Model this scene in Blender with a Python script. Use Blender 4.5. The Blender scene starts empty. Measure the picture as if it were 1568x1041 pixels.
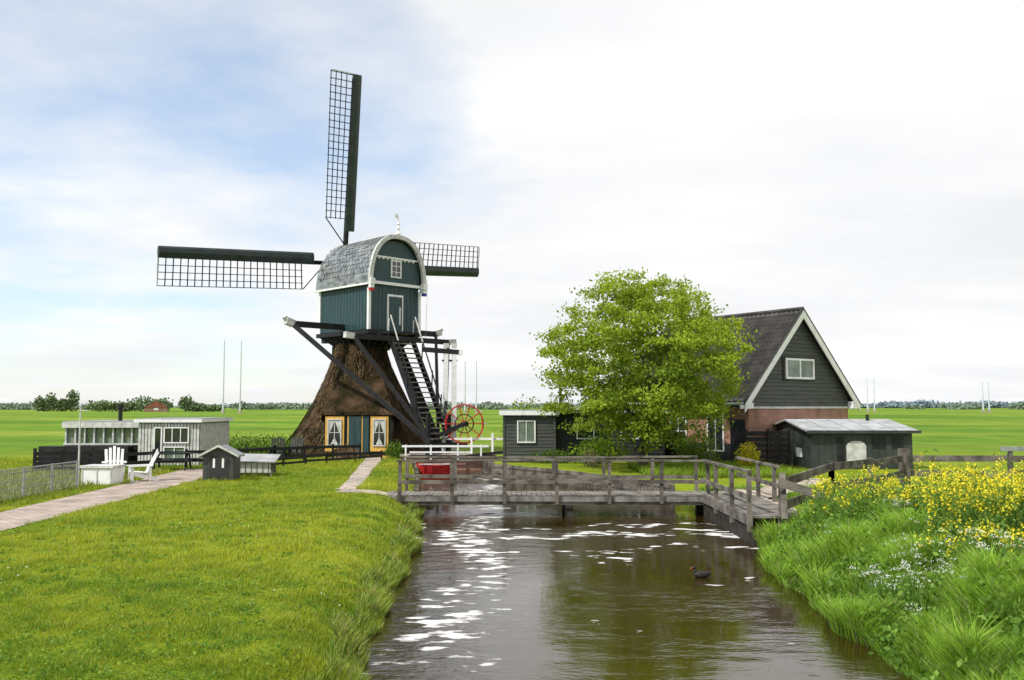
import bpy, math, random
import numpy as np
from mathutils import Vector, Matrix
random.seed(4); rng=np.random.default_rng(4)
S=bpy.context.scene
def link(o): S.collection.objects.link(o); return o
# ---------------------------------------------------------------- materials
def newmat(name):
    m=bpy.data.materials.new(name); m.use_nodes=True
    nt=m.node_tree; nt.nodes.clear()
    out=nt.nodes.new('ShaderNodeOutputMaterial'); b=nt.nodes.new('ShaderNodeBsdfPrincipled')
    nt.links.new(b.outputs[0],out.inputs[0]); return m,nt,b,out
def N(nt,t,**k):
    n=nt.nodes.new(t)
    for a,v in k.items(): setattr(n,a,v)
    return n
def rgba(c): return (c[0],c[1],c[2],1)
def mat(name,c1,c2=None,scale=3,rough=.7,bump=.0,stretch=(1,1,1),spec=.3,metal=0,detail=6,lo=.35,hi=.65,fine=None):
    m,nt,b,out=newmat(name); c2=c2 or tuple(x*.7 for x in c1)
    tc=N(nt,'ShaderNodeTexCoord'); mp=N(nt,'ShaderNodeMapping'); mp.inputs['Scale'].default_value=stretch
    nt.links.new(tc.outputs['Object'],mp.inputs[0])
    no=N(nt,'ShaderNodeTexNoise'); no.inputs['Scale'].default_value=scale; no.inputs['Detail'].default_value=detail
    nt.links.new(mp.outputs[0],no.inputs[0])
    r=N(nt,'ShaderNodeValToRGB'); r.color_ramp.elements[0].position=lo; r.color_ramp.elements[1].position=hi
    r.color_ramp.elements[0].color=rgba(c2); r.color_ramp.elements[1].color=rgba(c1)
    nt.links.new(no.outputs[0],r.inputs[0]); nt.links.new(r.outputs[0],b.inputs['Base Color'])
    b.inputs['Roughness'].default_value=rough; b.inputs['Specular IOR Level'].default_value=spec; b.inputs['Metallic'].default_value=metal
    if bump:
        n2=N(nt,'ShaderNodeTexNoise'); n2.inputs['Scale'].default_value=fine or scale*4; n2.inputs['Detail'].default_value=5
        nt.links.new(mp.outputs[0],n2.inputs[0])
        bp=N(nt,'ShaderNodeBump'); bp.inputs['Strength'].default_value=bump; bp.inputs['Distance'].default_value=.03
        nt.links.new(n2.outputs[0],bp.inputs['Height']); nt.links.new(bp.outputs[0],b.inputs['Normal'])
    return m
def leafmat(name,trans=.35,rough=.6):
    m,nt,b,out=newmat(name)
    a=N(nt,'ShaderNodeAttribute',attribute_name='Col')
    nt.links.new(a.outputs['Color'],b.inputs['Base Color']); b.inputs['Roughness'].default_value=rough; b.inputs['Specular IOR Level'].default_value=.25
    t=N(nt,'ShaderNodeBsdfTranslucent'); nt.links.new(a.outputs['Color'],t.inputs[0])
    mx=N(nt,'ShaderNodeMixShader'); mx.inputs[0].default_value=trans
    nt.links.new(b.outputs[0],mx.inputs[1]); nt.links.new(t.outputs[0],mx.inputs[2]); nt.links.new(mx.outputs[0],out.inputs[0])
    return m
M={}
M['green']=mat('mill_green_boards',(.03,.068,.072),(.019,.044,.048),2,.45,.3,(6,6,.3),.4)
M['sailgreen']=mat('sail_board_green',(.03,.045,.042),(.016,.026,.025),2,.4,.2,(1,1,1),.4)
M['black']=mat('tarred_wood',(.02,.02,.021),(.009,.009,.01),3,.6,.4,(1,1,1),.3)
M['blackclad']=mat('black_cladding',(.04,.042,.041),(.022,.024,.024),2,.55,.4,(.4,.4,5),.35)
M['greyclad']=mat('dark_green_grey_cladding',(.075,.08,.067),(.042,.047,.041),2,.55,.4,(.4,.4,5),.35)
M['white']=mat('white_paint',(.8,.8,.79),(.62,.62,.6),3,.5,.15,lo=.25,hi=.5)
M['offwhite']=mat('weathered_white',(.62,.62,.59),(.42,.42,.4),4,.6,.2)
M['cap']=mat('zinc_shingles',(.36,.37,.36),(.13,.14,.14),2.2,.36,.3,(1,1,2),.5,.25)
def thatchmat():
    m,nt,b,out=newmat('thatch');tc=N(nt,'ShaderNodeTexCoord')
    def nn(sc,st,det=6):
        mp=N(nt,'ShaderNodeMapping');mp.inputs['Scale'].default_value=st;nt.links.new(tc.outputs['Object'],mp.inputs[0])
        n=N(nt,'ShaderNodeTexNoise');n.inputs['Scale'].default_value=sc;n.inputs['Detail'].default_value=det;nt.links.new(mp.outputs[0],n.inputs[0]);return n
    a=nn(.9,(1,1,.8));c=nn(22,(1,1,.35),4)
    r=N(nt,'ShaderNodeValToRGB');e=r.color_ramp.elements;e[0].position=.38;e[0].color=(.026,.024,.01,1);e[1].position=.64;e[1].color=(.12,.078,.046,1)
    q=e.new(.5);q.color=(.062,.042,.025,1);nt.links.new(a.outputs[0],r.inputs[0])
    r2=N(nt,'ShaderNodeValToRGB');e=r2.color_ramp.elements;e[0].position=.38;e[0].color=(.3,.3,.3,1);e[1].position=.6;e[1].color=(1.3,1.25,1.15,1);nt.links.new(c.outputs[0],r2.inputs[0])
    mu=N(nt,'ShaderNodeMixRGB',blend_type='MULTIPLY');mu.inputs[0].default_value=1;nt.links.new(r.outputs[0],mu.inputs[1]);nt.links.new(r2.outputs[0],mu.inputs[2]);nt.links.new(mu.outputs[0],b.inputs['Base Color'])
    b.inputs['Roughness'].default_value=1;b.inputs['Specular IOR Level'].default_value=.05
    bp=N(nt,'ShaderNodeBump');bp.inputs['Strength'].default_value=1;bp.inputs['Distance'].default_value=.08;nt.links.new(c.outputs[0],bp.inputs['Height']);nt.links.new(bp.outputs[0],b.inputs['Normal']);return m
M['thatch']=thatchmat()
M['straw']=mat('reed_straw',(.2,.135,.075),(.06,.045,.025),1.3,.9,spec=.05)
M['orange']=mat('ochre_paint',(.72,.43,.1),(.58,.34,.075),3,.5)
M['glass']=mat('window_glass',(.03,.035,.04),(.015,.018,.02),1,.06,0,spec=.9)
M['glassl']=mat('window_glass_light',(.2,.25,.2),(.07,.11,.06),1.5,.08,0,spec=.9)
M['wood']=mat('weathered_oak',(.2,.18,.148),(.075,.066,.055),2.2,.85,.6,(1,1,1),.12,fine=26,lo=.38,hi=.62)
M['deck']=mat('grey_planks',(.27,.25,.22),(.12,.11,.092),3,.8,.5,spec=.15)
M['darkwood']=mat('wet_dark_piles',(.05,.042,.033),(.02,.017,.013),4,.7,.6)
M['metal']=mat('galvanised_steel',(.42,.43,.44),(.28,.29,.3),6,.4,.1,metal=.5)
M['red']=mat('red_paint',(.55,.03,.03),(.38,.02,.02),4,.4)
M['blue']=mat('blue_paint',(.03,.06,.3),(.02,.04,.22),4,.4)
M['bark']=mat('bark',(.1,.08,.055),(.045,.036,.026),5,.9,.8,(1,1,.4))
M['garage']=mat('garage_dark_panels',(.05,.06,.056),(.03,.038,.035),1.5,.5,.15)
M['garageroof']=mat('garage_felt_roof',(.44,.45,.46),(.27,.28,.29),1.2,.7,.2)
M['felt']=mat('roof_felt',(.3,.31,.32),(.2,.21,.22),1.5,.8,.2)
M['tiles']=mat('dark_roof_tiles',(.07,.062,.056),(.032,.029,.027),1.6,.6,.3)
M['redtile']=mat('red_clay_tiles',(.3,.1,.06),(.22,.07,.045),.5,.8)
M['concrete']=mat('concrete',(.42,.36,.31),(.3,.26,.22),2,.85,.3)
M['pole']=mat('white_mast',(.62,.64,.66),(.5,.52,.54),.3,.5)
M['zinc']=mat('corrugated_grey',(.4,.41,.4),(.28,.29,.28),2,.5,.1)
M['duck']=mat('duck_feathers',(.03,.025,.02),(.012,.01,.01),20,.6)
M['beak']=mat('duck_bill',(.5,.1,.03),(.4,.07,.02),20,.5)
def brickmat(name,c1,c2,mortar,bw,bh,axes='xz',ms=.012,rough=.85):
    m,nt,b,out=newmat(name); tc=N(nt,'ShaderNodeTexCoord'); sp=N(nt,'ShaderNodeSeparateXYZ'); cb=N(nt,'ShaderNodeCombineXYZ')
    nt.links.new(tc.outputs['Object'],sp.inputs[0])
    if axes=='xz':
        ad=N(nt,'ShaderNodeMath',operation='ADD'); nt.links.new(sp.outputs[0],ad.inputs[0]); nt.links.new(sp.outputs[1],ad.inputs[1])
        nt.links.new(ad.outputs[0],cb.inputs[0]); nt.links.new(sp.outputs[2],cb.inputs[1])
    else:
        nt.links.new(sp.outputs[0],cb.inputs[0]); nt.links.new(sp.outputs[1],cb.inputs[1])
    br=N(nt,'ShaderNodeTexBrick'); br.inputs['Scale'].default_value=1; br.inputs['Brick Width'].default_value=bw; br.inputs['Row Height'].default_value=bh
    br.inputs['Mortar Size'].default_value=ms; br.inputs['Color1'].default_value=rgba(c1); br.inputs['Color2'].default_value=rgba(c2); br.inputs['Mortar'].default_value=rgba(mortar)
    nt.links.new(cb.outputs[0],br.inputs[0])
    no=N(nt,'ShaderNodeTexNoise'); no.inputs['Scale'].default_value=1.3; no.inputs['Detail'].default_value=6; nt.links.new(tc.outputs['Object'],no.inputs[0])
    mr=N(nt,'ShaderNodeMapRange'); mr.inputs[1].default_value=.3; mr.inputs[2].default_value=.7; mr.inputs[3].default_value=.6; mr.inputs[4].default_value=1.2
    nt.links.new(no.outputs[0],mr.inputs[0])
    mu=N(nt,'ShaderNodeVectorMath',operation='SCALE'); nt.links.new(br.outputs[0],mu.inputs[0]); nt.links.new(mr.outputs[0],mu.inputs['Scale'])
    nt.links.new(mu.outputs[0],b.inputs['Base Color']); b.inputs['Roughness'].default_value=rough
    bp=N(nt,'ShaderNodeBump'); bp.inputs['Strength'].default_value=.5; bp.inputs['Distance'].default_value=.01; bp.invert=True
    nt.links.new(br.outputs['Fac'],bp.inputs['Height']); nt.links.new(bp.outputs[0],b.inputs['Normal'])
    return m
M['brick']=brickmat('red_brick',(.42,.14,.065),(.3,.1,.055),(.32,.28,.24),.22,.065)
M['pavers']=brickmat('clay_pavers',(.48,.38,.32),(.38,.3,.25),(.22,.19,.14),.3,.16,'xy',.014)
M['path']=brickmat('path_slabs',(.48,.4,.33),(.4,.33,.28),(.22,.2,.12),.5,.5,'xy',.02)
M['leaf']=leafmat('leaves',.45); M['blade']=leafmat('grass_blades',.35,.5); M['petal']=leafmat('petals',.25); M['far']=leafmat('far_foliage',.1,.9)
# ---------------------------------------------------------------- builders
parts=[]
class Part:
    def __init__(s,name,parent=None,loc=(0,0,0),rz=0):
        s.n=name;s.p=parent;s.V=[];s.F=[];s.I=[];s.m=[];s.loc=loc;s.rz=rz;s.smooth=False;parts.append(s)
    def add(s,v,f,m):
        m=M[m]
        if m not in s.m: s.m.append(m)
        k=s.m.index(m);o=len(s.V);s.V+=[tuple(x) for x in v]
        for q in f: s.F.append(tuple(i+o for i in q)); s.I.append(k)
    def b(s,x0,x1,y0,y1,z0,z1,m):
        s.add([(x0,y0,z0),(x1,y0,z0),(x1,y1,z0),(x0,y1,z0),(x0,y0,z1),(x1,y0,z1),(x1,y1,z1),(x0,y1,z1)],
          [(0,3,2,1),(4,5,6,7),(0,1,5,4),(1,2,6,5),(2,3,7,6),(3,0,4,7)],m)
    def beam(s,p,q,w,h,m,up=(0,0,1)):
        p=Vector(p);q=Vector(q);d=(q-p).normalized();u=Vector(up)
        if abs(d.dot(u))>.98:u=Vector((0,1,0))
        a=d.cross(u).normalized();c=a.cross(d).normalized();a=a*w/2;c=c*h/2
        v=[p-a-c,p+a-c,p+a+c,p-a+c,q-a-c,q+a-c,q+a+c,q-a+c]
        s.add(v,[(0,1,2,3),(7,6,5,4),(0,4,5,1),(1,5,6,2),(2,6,7,3),(3,7,4,0)],m)
    def cyl(s,p,q,r0,r1,m,n=8):
        p=Vector(p);q=Vector(q);d=(q-p).normalized();u=Vector((0,0,1)) if abs(d.z)<.95 else Vector((1,0,0))
        a=d.cross(u).normalized();c=a.cross(d).normalized();v=[]
        for (o,r) in((p,r0),(q,r1)):
            for i in range(n):
                t=2*math.pi*i/n;v.append(o+a*math.cos(t)*r+c*math.sin(t)*r)
        f=[(i,(i+1)%n,(i+1)%n+n,i+n) for i in range(n)]+[tuple(range(n))[::-1],tuple(range(n,2*n))]
        s.add(v,f,m)
    def prism(s,pts,y0,y1,m):  # pts in (x,z)
        n=len(pts);v=[(x,y0,z) for x,z in pts]+[(x,y1,z) for x,z in pts]
        s.add(v,[tuple(range(n)),tuple(range(n,2*n))[::-1]]+[(i,i+n,(i+1)%n+n,(i+1)%n) for i in range(n)],m)
    def clad(s,xl,xr,z0,z1,y,m,h=.18,d=.03):   # horizontal clapboards facing -Y
        z=z0
        while z<z1-.02:
            t=min(z+h-.006,z1);a0,a1,b0,b1=xl(z),xl(t),xr(z),xr(t)
            if b1-a1<.02: break
            s.add([(a0,y-d,z),(b0,y-d,z),(b1,y-.006,t),(a1,y-.006,t),(a0,y,z),(b0,y,z),(b1,y,t),(a1,y,t)],[(0,1,2,3),(1,0,4,5),(3,2,6,7),(0,3,7,4),(2,1,5,6)],m)
            z+=h
    def win(s,x0,x1,z0,z1,y,nx,nz,fr='white',gl='glass',fw=.07,bar=.035):
        s.b(x0+.01,x1-.01,y-.02,y,z0+.01,z1-.01,gl)
        s.b(x0,x0+fw,y-.06,y-.001,z0,z1,fr);s.b(x1-fw,x1,y-.06,y-.001,z0,z1,fr)
        s.b(x0+fw,x1-fw,y-.058,y-.001,z1-fw,z1,fr);s.b(x0+fw,x1-fw,y-.058,y-.001,z0,z0+fw,fr)
        for i in range(1,nx):
            x=x0+(x1-x0)*i/nx;s.b(x-bar/2,x+bar/2,y-.05,y-.002,z0+fw,z1-fw,fr)
        for i in range(1,nz):
            z=z0+(z1-z0)*i/nz;s.b(x0+fw,x1-fw,y-.047,y-.003,z-bar/2,z+bar/2,fr)
def empty(name,loc=(0,0,0),rz=0):
    o=bpy.data.objects.new(name,None);o.location=loc;o.rotation_euler=(0,0,math.radians(rz));o.empty_display_size=.2;return link(o)
def finish():
    for s in parts:
        if not s.V: continue
        me=bpy.data.meshes.new(s.n);me.from_pydata(s.V,[],s.F)
        for m in s.m: me.materials.append(m)
        me.polygons.foreach_set('material_index',s.I)
        if s.smooth: me.polygons.foreach_set('use_smooth',[True]*len(s.F))
        me.update()
        o=bpy.data.objects.new(s.n,me);o.location=s.loc;o.rotation_euler=(0,0,math.radians(s.rz))
        if s.p: o.parent=s.p
        link(o)
def fast(name,V,F,m,col=None,smooth=False,parent=None):
    V=np.asarray(V,np.float32);F=np.asarray(F,np.int32);k=F.shape[1]
    me=bpy.data.meshes.new(name);me.vertices.add(len(V));me.vertices.foreach_set('co',V.ravel())
    me.loops.add(F.size);me.loops.foreach_set('vertex_index',F.ravel());me.polygons.add(len(F))
    me.polygons.foreach_set('loop_start',np.arange(0,F.size,k,dtype=np.int32));me.polygons.foreach_set('loop_total',np.full(len(F),k,np.int32))
    if smooth: me.polygons.foreach_set('use_smooth',np.ones(len(F),bool))
    me.materials.append(m);me.update(calc_edges=True)
    if col is not None:
        a=me.color_attributes.new('Col','FLOAT_COLOR','POINT');c=np.ones((len(V),4),np.float32);c[:,:3]=col;a.data.foreach_set('color',c.ravel())
    o=bpy.data.objects.new(name,me)
    if parent:o.parent=parent
    return link(o)
def vn(x,y,sc,seed=0):  # value noise 0..1
    g=np.random.default_rng(100+seed).random((128,128));x=np.asarray(x)/sc+1000;y=np.asarray(y)/sc+1000
    xi=np.floor(x).astype(int);yi=np.floor(y).astype(int);fx=x-xi;fy=y-yi;fx=fx*fx*(3-2*fx);fy=fy*fy*(3-2*fy)
    a=g[xi%128,yi%128];b=g[(xi+1)%128,yi%128];c=g[xi%128,(yi+1)%128];d=g[(xi+1)%128,(yi+1)%128]
    return (a*(1-fx)+b*fx)*(1-fy)+(c*(1-fx)+d*fx)*fy
def leaves(name,C,size,col,m,parent=None,aspect=.6):
    C=np.asarray(C,float);n=len(C);size=np.broadcast_to(size,(n,));
    a=rng.normal(size=(n,3));a/=np.linalg.norm(a,axis=1)[:,None];r=rng.normal(size=(n,3))
    b=np.cross(a,r);b/=np.linalg.norm(b,axis=1)[:,None]
    a=a*size[:,None]*.5;b=b*size[:,None]*.5*aspect
    V=np.stack([C-a,C+b,C+a,C-b],1).reshape(-1,3);F=np.arange(n*4).reshape(n,4)
    return fast(name,V,F,m,np.repeat(col,4,0),parent=parent)
def blades(name,P,h,w,lean,col,m,seg=1,parent=None):
    n=len(P);t=rng.uniform(0,2*np.pi,n);u=np.stack([np.cos(t),np.sin(t),np.zeros(n)],1)*np.reshape(w,(-1,1))*.5
    t2=rng.uniform(0,2*np.pi,n);l=np.stack([np.cos(t2),np.sin(t2),np.zeros(n)],1)*np.reshape(lean*h,(-1,1));z=np.zeros((n,3));z[:,2]=h
    if seg==1:
        V=np.stack([P-u,P+u,P+l+z],1).reshape(-1,3);F=np.arange(n*3).reshape(n,3)
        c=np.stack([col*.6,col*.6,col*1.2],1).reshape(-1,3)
    else:
        V=np.stack([P-u,P+u,P+l*.3+z*.6-u*.8,P+l*.3+z*.6+u*.8,P+l+z*.95],1).reshape(-1,3)
        b=(np.arange(n)*5)[:,None];F=np.concatenate([b+[0,1,3],b+[0,3,2],b+[2,3,4]])
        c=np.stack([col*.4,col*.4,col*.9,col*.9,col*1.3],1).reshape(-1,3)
    return fast(name,V,F,m,c,parent=parent)
# ---------------------------------------------------------------- terrain
LY=[-60,0,11,14.4,20,26,29.6,36,42,48,70];LX=[-1.9,-1.9,-1.92,-2.12,-2.25,-2.75,-3.1,-3.9,-4.6,-5.2,-5.4]
RY=[-60,0,11,13.75,18,22.9,27.8,31,34,38,42,46,48,70];RX=[4.8,4.8,4.82,4.92,5.2,6.2,6.0,5.6,4.5,2.2,-.7,-1.4,-1.8,-2]
def eL(y): return np.interp(y,LY,LX)+.1*np.sin(y*1.9)+.06*np.sin(y*4.3+1)
def eR(y): return np.interp(y,RY,RX)+.08*np.sin(y*1.6+2)+.06*np.sin(y*3.7)
def ss(t): t=np.clip(t,0,1);return t*t*(3-2*t)
def Hh(x,y):
    x=np.asarray(x,float);y=np.asarray(y,float);a=eL(y);b=eR(y)
    sl=a-x;sr=x-b;ins=np.minimum(-sl,-sr)
    z=-.6-.9*ss(ins/1.2)
    step=.13*ss((24.6+(x+9.6)*.97-y)/.35)*ss((-3-x)/1.5)*ss((x+11)/1.0)
    lft=-.62+.62*np.sqrt(ss(sl/1.1))+step+ .07*(vn(x,y,2.5,1)-.5)*ss(sl-.5)*ss((x+10.5))
    top=np.interp(y,[0,20,26,30],[.35,.3,.02,0]);w=np.interp(y,[18,26],[2.0,.7])
    rgt=-.62+(top+.62)*ss(sr/w)**.6+.14*(vn(x,y,1.3,2)-.5)*ss(sr)*ss((24-y)/3)
    z=np.where(sl>0,lft,np.where(sr>0,rgt,z))
    k=ss((y-47.6)/.5);return z*(1-k)+0*k
def axis(lo,hi,st,far):
    a=list(np.arange(lo,hi,st));s=st;x=a[-1]
    while x<far: s*=1.22;x+=s;a.append(x)
    s=st;x=lo;b=[]
    while x>-far: s*=1.22;x-=s;b.append(x)
    return np.array(b[::-1]+a)
gx=axis(-16,12,.16,4500);gy=axis(6,52,.2,4500)
X,Y=np.meshgrid(gx,gy);Z=Hh(X,Y);nx=len(gx);ny=len(gy)
V=np.stack([X,Y,Z],-1).reshape(-1,3);i=np.arange((ny-1)*nx).reshape(ny-1,nx)[:,:-1].ravel()
F=np.stack([i,i+1,i+nx+1,i+nx],1)
m,nt,b,out=newmat('grass_ground')
tc=N(nt,'ShaderNodeTexCoord')
def noise(sc,det=5,st=(1,1,1)):
    mp=N(nt,'ShaderNodeMapping');mp.inputs['Scale'].default_value=st;nt.links.new(tc.outputs['Object'],mp.inputs[0])
    n=N(nt,'ShaderNodeTexNoise');n.inputs['Scale'].default_value=sc;n.inputs['Detail'].default_value=det;nt.links.new(mp.outputs[0],n.inputs[0]);return n
def ramp(n,stops):
    r=N(nt,'ShaderNodeValToRGB');e=r.color_ramp.elements
    e[0].position=stops[0][0];e[0].color=rgba(stops[0][1]);e[1].position=stops[-1][0];e[1].color=rgba(stops[-1][1])
    for p,c in stops[1:-1]: q=e.new(p);q.color=rgba(c)
    nt.links.new(n.outputs[0],r.inputs[0]);return r
near=ramp(noise(.5,8),[(.3,(.16,.23,.018)),(.5,(.22,.28,.02)),(.7,(.3,.33,.035))])
fine=ramp(noise(9,6),[(.3,(.5,.55,.45)),(.7,(1,1,1))])
mu=N(nt,'ShaderNodeMixRGB',blend_type='MULTIPLY');mu.inputs[0].default_value=.7;nt.links.new(near.outputs[0],mu.inputs[1]);nt.links.new(fine.outputs[0],mu.inputs[2])
farr=ramp(noise(.03,7,(.5,1,1)),[(.35,(.1,.19,.02)),(.5,(.16,.26,.026)),(.65,(.25,.32,.045))])
f2=ramp(noise(.35,7,(1,.5,1)),[(.3,(.55,.6,.55)),(.65,(1.0,1.0,1.0))])
mf=N(nt,'ShaderNodeMixRGB',blend_type='MULTIPLY');mf.inputs[0].default_value=.8;nt.links.new(farr.outputs[0],mf.inputs[1]);nt.links.new(f2.outputs[0],mf.inputs[2])
par=ramp(noise(1,2,(.004,.02,1)),[(.4,(.85,.95,.85)),(.5,(1,1,1)),(.56,(1.35,1.12,1.3)),(.62,(.9,.95,.9))])
mp2=N(nt,'ShaderNodeMixRGB',blend_type='MULTIPLY');mp2.inputs[0].default_value=1;nt.links.new(mf.outputs[0],mp2.inputs[1]);nt.links.new(par.outputs[0],mp2.inputs[2])
sp=N(nt,'ShaderNodeSeparateXYZ');nt.links.new(tc.outputs['Object'],sp.inputs[0])
mr=N(nt,'ShaderNodeMapRange');mr.inputs[1].default_value=40;mr.inputs[2].default_value=60;nt.links.new(sp.outputs[1],mr.inputs[0])
mx=N(nt,'ShaderNodeMixRGB');nt.links.new(mr.outputs[0],mx.inputs[0]);nt.links.new(mu.outputs[0],mx.inputs[1]);nt.links.new(mp2.outputs[0],mx.inputs[2])
mz=N(nt,'ShaderNodeMapRange');mz.inputs[1].default_value=-.6;mz.inputs[2].default_value=-.3;nt.links.new(sp.outputs[2],mz.inputs[0])
mm=N(nt,'ShaderNodeMixRGB');mm.inputs[1].default_value=(.04,.028,.015,1);nt.links.new(mz.outputs[0],mm.inputs[0]);nt.links.new(mx.outputs[0],mm.inputs[2])
nt.links.new(mm.outputs[0],b.inputs['Base Color']);b.inputs['Roughness'].default_value=.95;b.inputs['Specular IOR Level'].default_value=.05
bp=N(nt,'ShaderNodeBump');bp.inputs['Strength'].default_value=.8;bp.inputs['Distance'].default_value=.06;nt.links.new(noise(12,6).outputs[0],bp.inputs['Height']);nt.links.new(bp.outputs[0],b.inputs['Normal'])
fast('ground',V,F,m,smooth=True)
def strip(name,L,R,m,off=.02,n=60):
    L=np.array(L,float);R=np.array(R,float);t=np.linspace(0,1,n);k=np.linspace(0,1,len(L));q=9
    l=np.stack([np.interp(t,k,L[:,0]),np.interp(t,k,L[:,1])],1);r=np.stack([np.interp(t,k,R[:,0]),np.interp(t,k,R[:,1])],1)
    w=np.linspace(0,1,q)[None,:,None];P=l[:,None]*(1-w)+r[:,None]*w;P=P.reshape(-1,2)
    P+= (rng.random(P.shape)-.5)*.05
    z=Hh(P[:,0],P[:,1])+off;V=np.column_stack([P,z]);i=(np.arange(n-1)[:,None]*q+np.arange(q-1)).ravel()
    fast(name,V,np.stack([i,i+1,i+q+1,i+q],1),m)
DL=[(-13.2,8),(-13.2,23),(-13.6,31),(-14.0,36),(-14.2,39)];DR=[(-11.2,8),(-11.2,20),(-11.4,28),(-11.7,34),(-12.4,39)]
strip('brick_driveway',DL,DR,M['pavers'])
PL=[(-5.55,27.9),(-6.1,33),(-6.9,40),(-7.75,47.6)];PR=[(-4.85,27.9),(-5.4,33),(-6.1,40),(-6.8,47.6)]
strip('footpath',PL,PR,M['path'])
strip('footpath',[(-5.3,27.8),(-3.3,27.5)],[(-5.3,26.9),(-3.3,26.6)],M['path'],.03,14)
strip('footpath',[(7.1,21.5),(7.4,26),(12,33)],[(5.9,21.3),(5.9,27),(10.6,34)],M['path'],.05,30)
# ---------------------------------------------------------------- water
m,nt,b,out=newmat('canal_water');tc=N(nt,'ShaderNodeTexCoord')
b.inputs['Base Color'].default_value=(.03,.019,.003,1);b.inputs['Roughness'].default_value=.02;b.inputs['IOR'].default_value=1.8
n1=noise(1.5,3,(1,2.0,1));n2=noise(7,3,(1,2.2,1));nb_=noise(.35,3)
a1=N(nt,'ShaderNodeMath',operation='MULTIPLY_ADD');nt.links.new(n2.outputs[0],a1.inputs[0]);a1.inputs[1].default_value=.25;nt.links.new(n1.outputs[0],a1.inputs[2])
bp=N(nt,'ShaderNodeBump');bp.inputs['Distance'].default_value=.05;nt.links.new(a1.outputs[0],bp.inputs['Height']);nt.links.new(bp.outputs[0],b.inputs['Normal'])
sp=N(nt,'ShaderNodeSeparateXYZ');nt.links.new(tc.outputs['Object'],sp.inputs[0])
def mth(op,a,bb,c=None,clamp=False):
    n=N(nt,'ShaderNodeMath',operation=op);n.use_clamp=clamp
    for k,v in enumerate([a,bb,c]):
        if v is None: continue
        if isinstance(v,(int,float)): n.inputs[k].default_value=v
        else: nt.links.new(v,n.inputs[k])
    return n.outputs[0]
def gauss(o,c,w): 
    d=mth('DIVIDE',mth('SUBTRACT',o,c),w);return mth('POWER',2.718,mth('MULTIPLY',mth('MULTIPLY',d,d),-1.0))
warp=noise(.3,3);wy=mth('MULTIPLY',mth('SUBTRACT',warp.outputs[0],.5),7)
yy=mth('ADD',sp.outputs[1],wy);xx=mth('ADD',sp.outputs[0],mth('MULTIPLY',wy,.3))
turb=mth('ADD',gauss(sp.outputs[0],-1.1,.8),gauss(yy,22.8,2.2),clamp=True)
nt.links.new(mth('ADD',mth('MAXIMUM',mth('MULTIPLY_ADD',nb_.outputs[0],2.2,-.85),.07),mth('MULTIPLY',turb,.5)),bp.inputs['Strength'])
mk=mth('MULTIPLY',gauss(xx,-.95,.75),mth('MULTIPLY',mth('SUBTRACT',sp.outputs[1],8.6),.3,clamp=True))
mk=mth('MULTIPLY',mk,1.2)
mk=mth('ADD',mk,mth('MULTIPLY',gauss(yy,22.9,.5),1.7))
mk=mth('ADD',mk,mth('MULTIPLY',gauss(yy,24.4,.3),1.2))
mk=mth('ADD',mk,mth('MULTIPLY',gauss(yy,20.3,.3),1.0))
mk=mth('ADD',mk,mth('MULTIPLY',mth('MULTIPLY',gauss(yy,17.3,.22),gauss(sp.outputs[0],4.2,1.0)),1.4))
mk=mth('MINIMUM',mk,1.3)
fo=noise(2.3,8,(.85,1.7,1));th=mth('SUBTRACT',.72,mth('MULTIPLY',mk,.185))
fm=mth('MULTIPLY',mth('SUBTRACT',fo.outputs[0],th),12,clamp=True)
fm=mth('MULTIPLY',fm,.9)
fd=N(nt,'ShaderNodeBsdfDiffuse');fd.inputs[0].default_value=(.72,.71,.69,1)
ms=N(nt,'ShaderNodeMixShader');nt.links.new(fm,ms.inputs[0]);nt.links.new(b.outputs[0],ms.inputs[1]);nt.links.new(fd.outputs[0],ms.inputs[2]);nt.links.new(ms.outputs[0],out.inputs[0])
fast('canal_water',[(-9,-60,-.55),(10,-60,-.55),(10,49,-.55),(-9,49,-.55)],[(0,1,2,3)],m)
# ---------------------------------------------------------------- windmill
mill=empty('windmill',(-8.34,51.5,0),45)
p=Part('house_body',mill)
p.b(-1.72,1.72,-2.4,2.4,6.95,9.75,'green')
for i in range(12):
    x=-1.7+i*.285;p.b(x,x+.262,-2.425,-2.401,7.0,9.5,'green')
for i in range(16):
    y=-2.38+i*.3;p.b(-1.745,-1.721,y,y+.27,7.0,9.5,'green')
q=Part('corner_boards',mill)
for sx in(-1,1):
    q.b(sx*1.76-.08,sx*1.76+.08,-2.5,-2.34,6.8,9.3,'white');q.b(sx*1.76-.06,sx*1.76+.06,2.34,2.5,6.8,9.55,'white')
q.b(-.55,.55,-2.5,-2.426,6.95,9.0,'white');q.b(-.45,.45,-2.53,-2.501,6.97,8.88,'green')
q.b(.23,.29,-2.6,-2.531,7.3,8.3,'white')
def arch(hw,z0,h,n=28,p=2.4):
    o=[]
    for i in range(n+1):
        t=math.pi*(1-i/n);c=math.cos(t);s_=math.sin(t)
        o.append((hw*math.copysign(abs(c)**(2/p),c),z0+h*abs(s_)**(2/p*1.12)))
    return o
p=Part('gable',mill);p.prism(arch(1.72,9.6,2.45),-2.5,-2.3,'green')
q.b(-1.95,1.95,-2.62,-2.5,9.5,9.66,'white')
q.b(-1.5,1.5,-2.60,-2.501,11.02,11.1,'white')
for i in range(9):
    x=-1.35+i*.3;q.prism([(x,11.02),(x+.3,11.02),(x+.15,10.92)],-2.56,-2.503,'white')
q.win(-.36,.36,9.95,10.95,-2.5,2,3)
prof=arch(1.97,9.5,2.85,32);inn=arch(1.78,9.5,2.65,32)
p=Part('cap_roof',mill)
ys=np.linspace(-2.75,2.9,12);rows=[]
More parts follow.
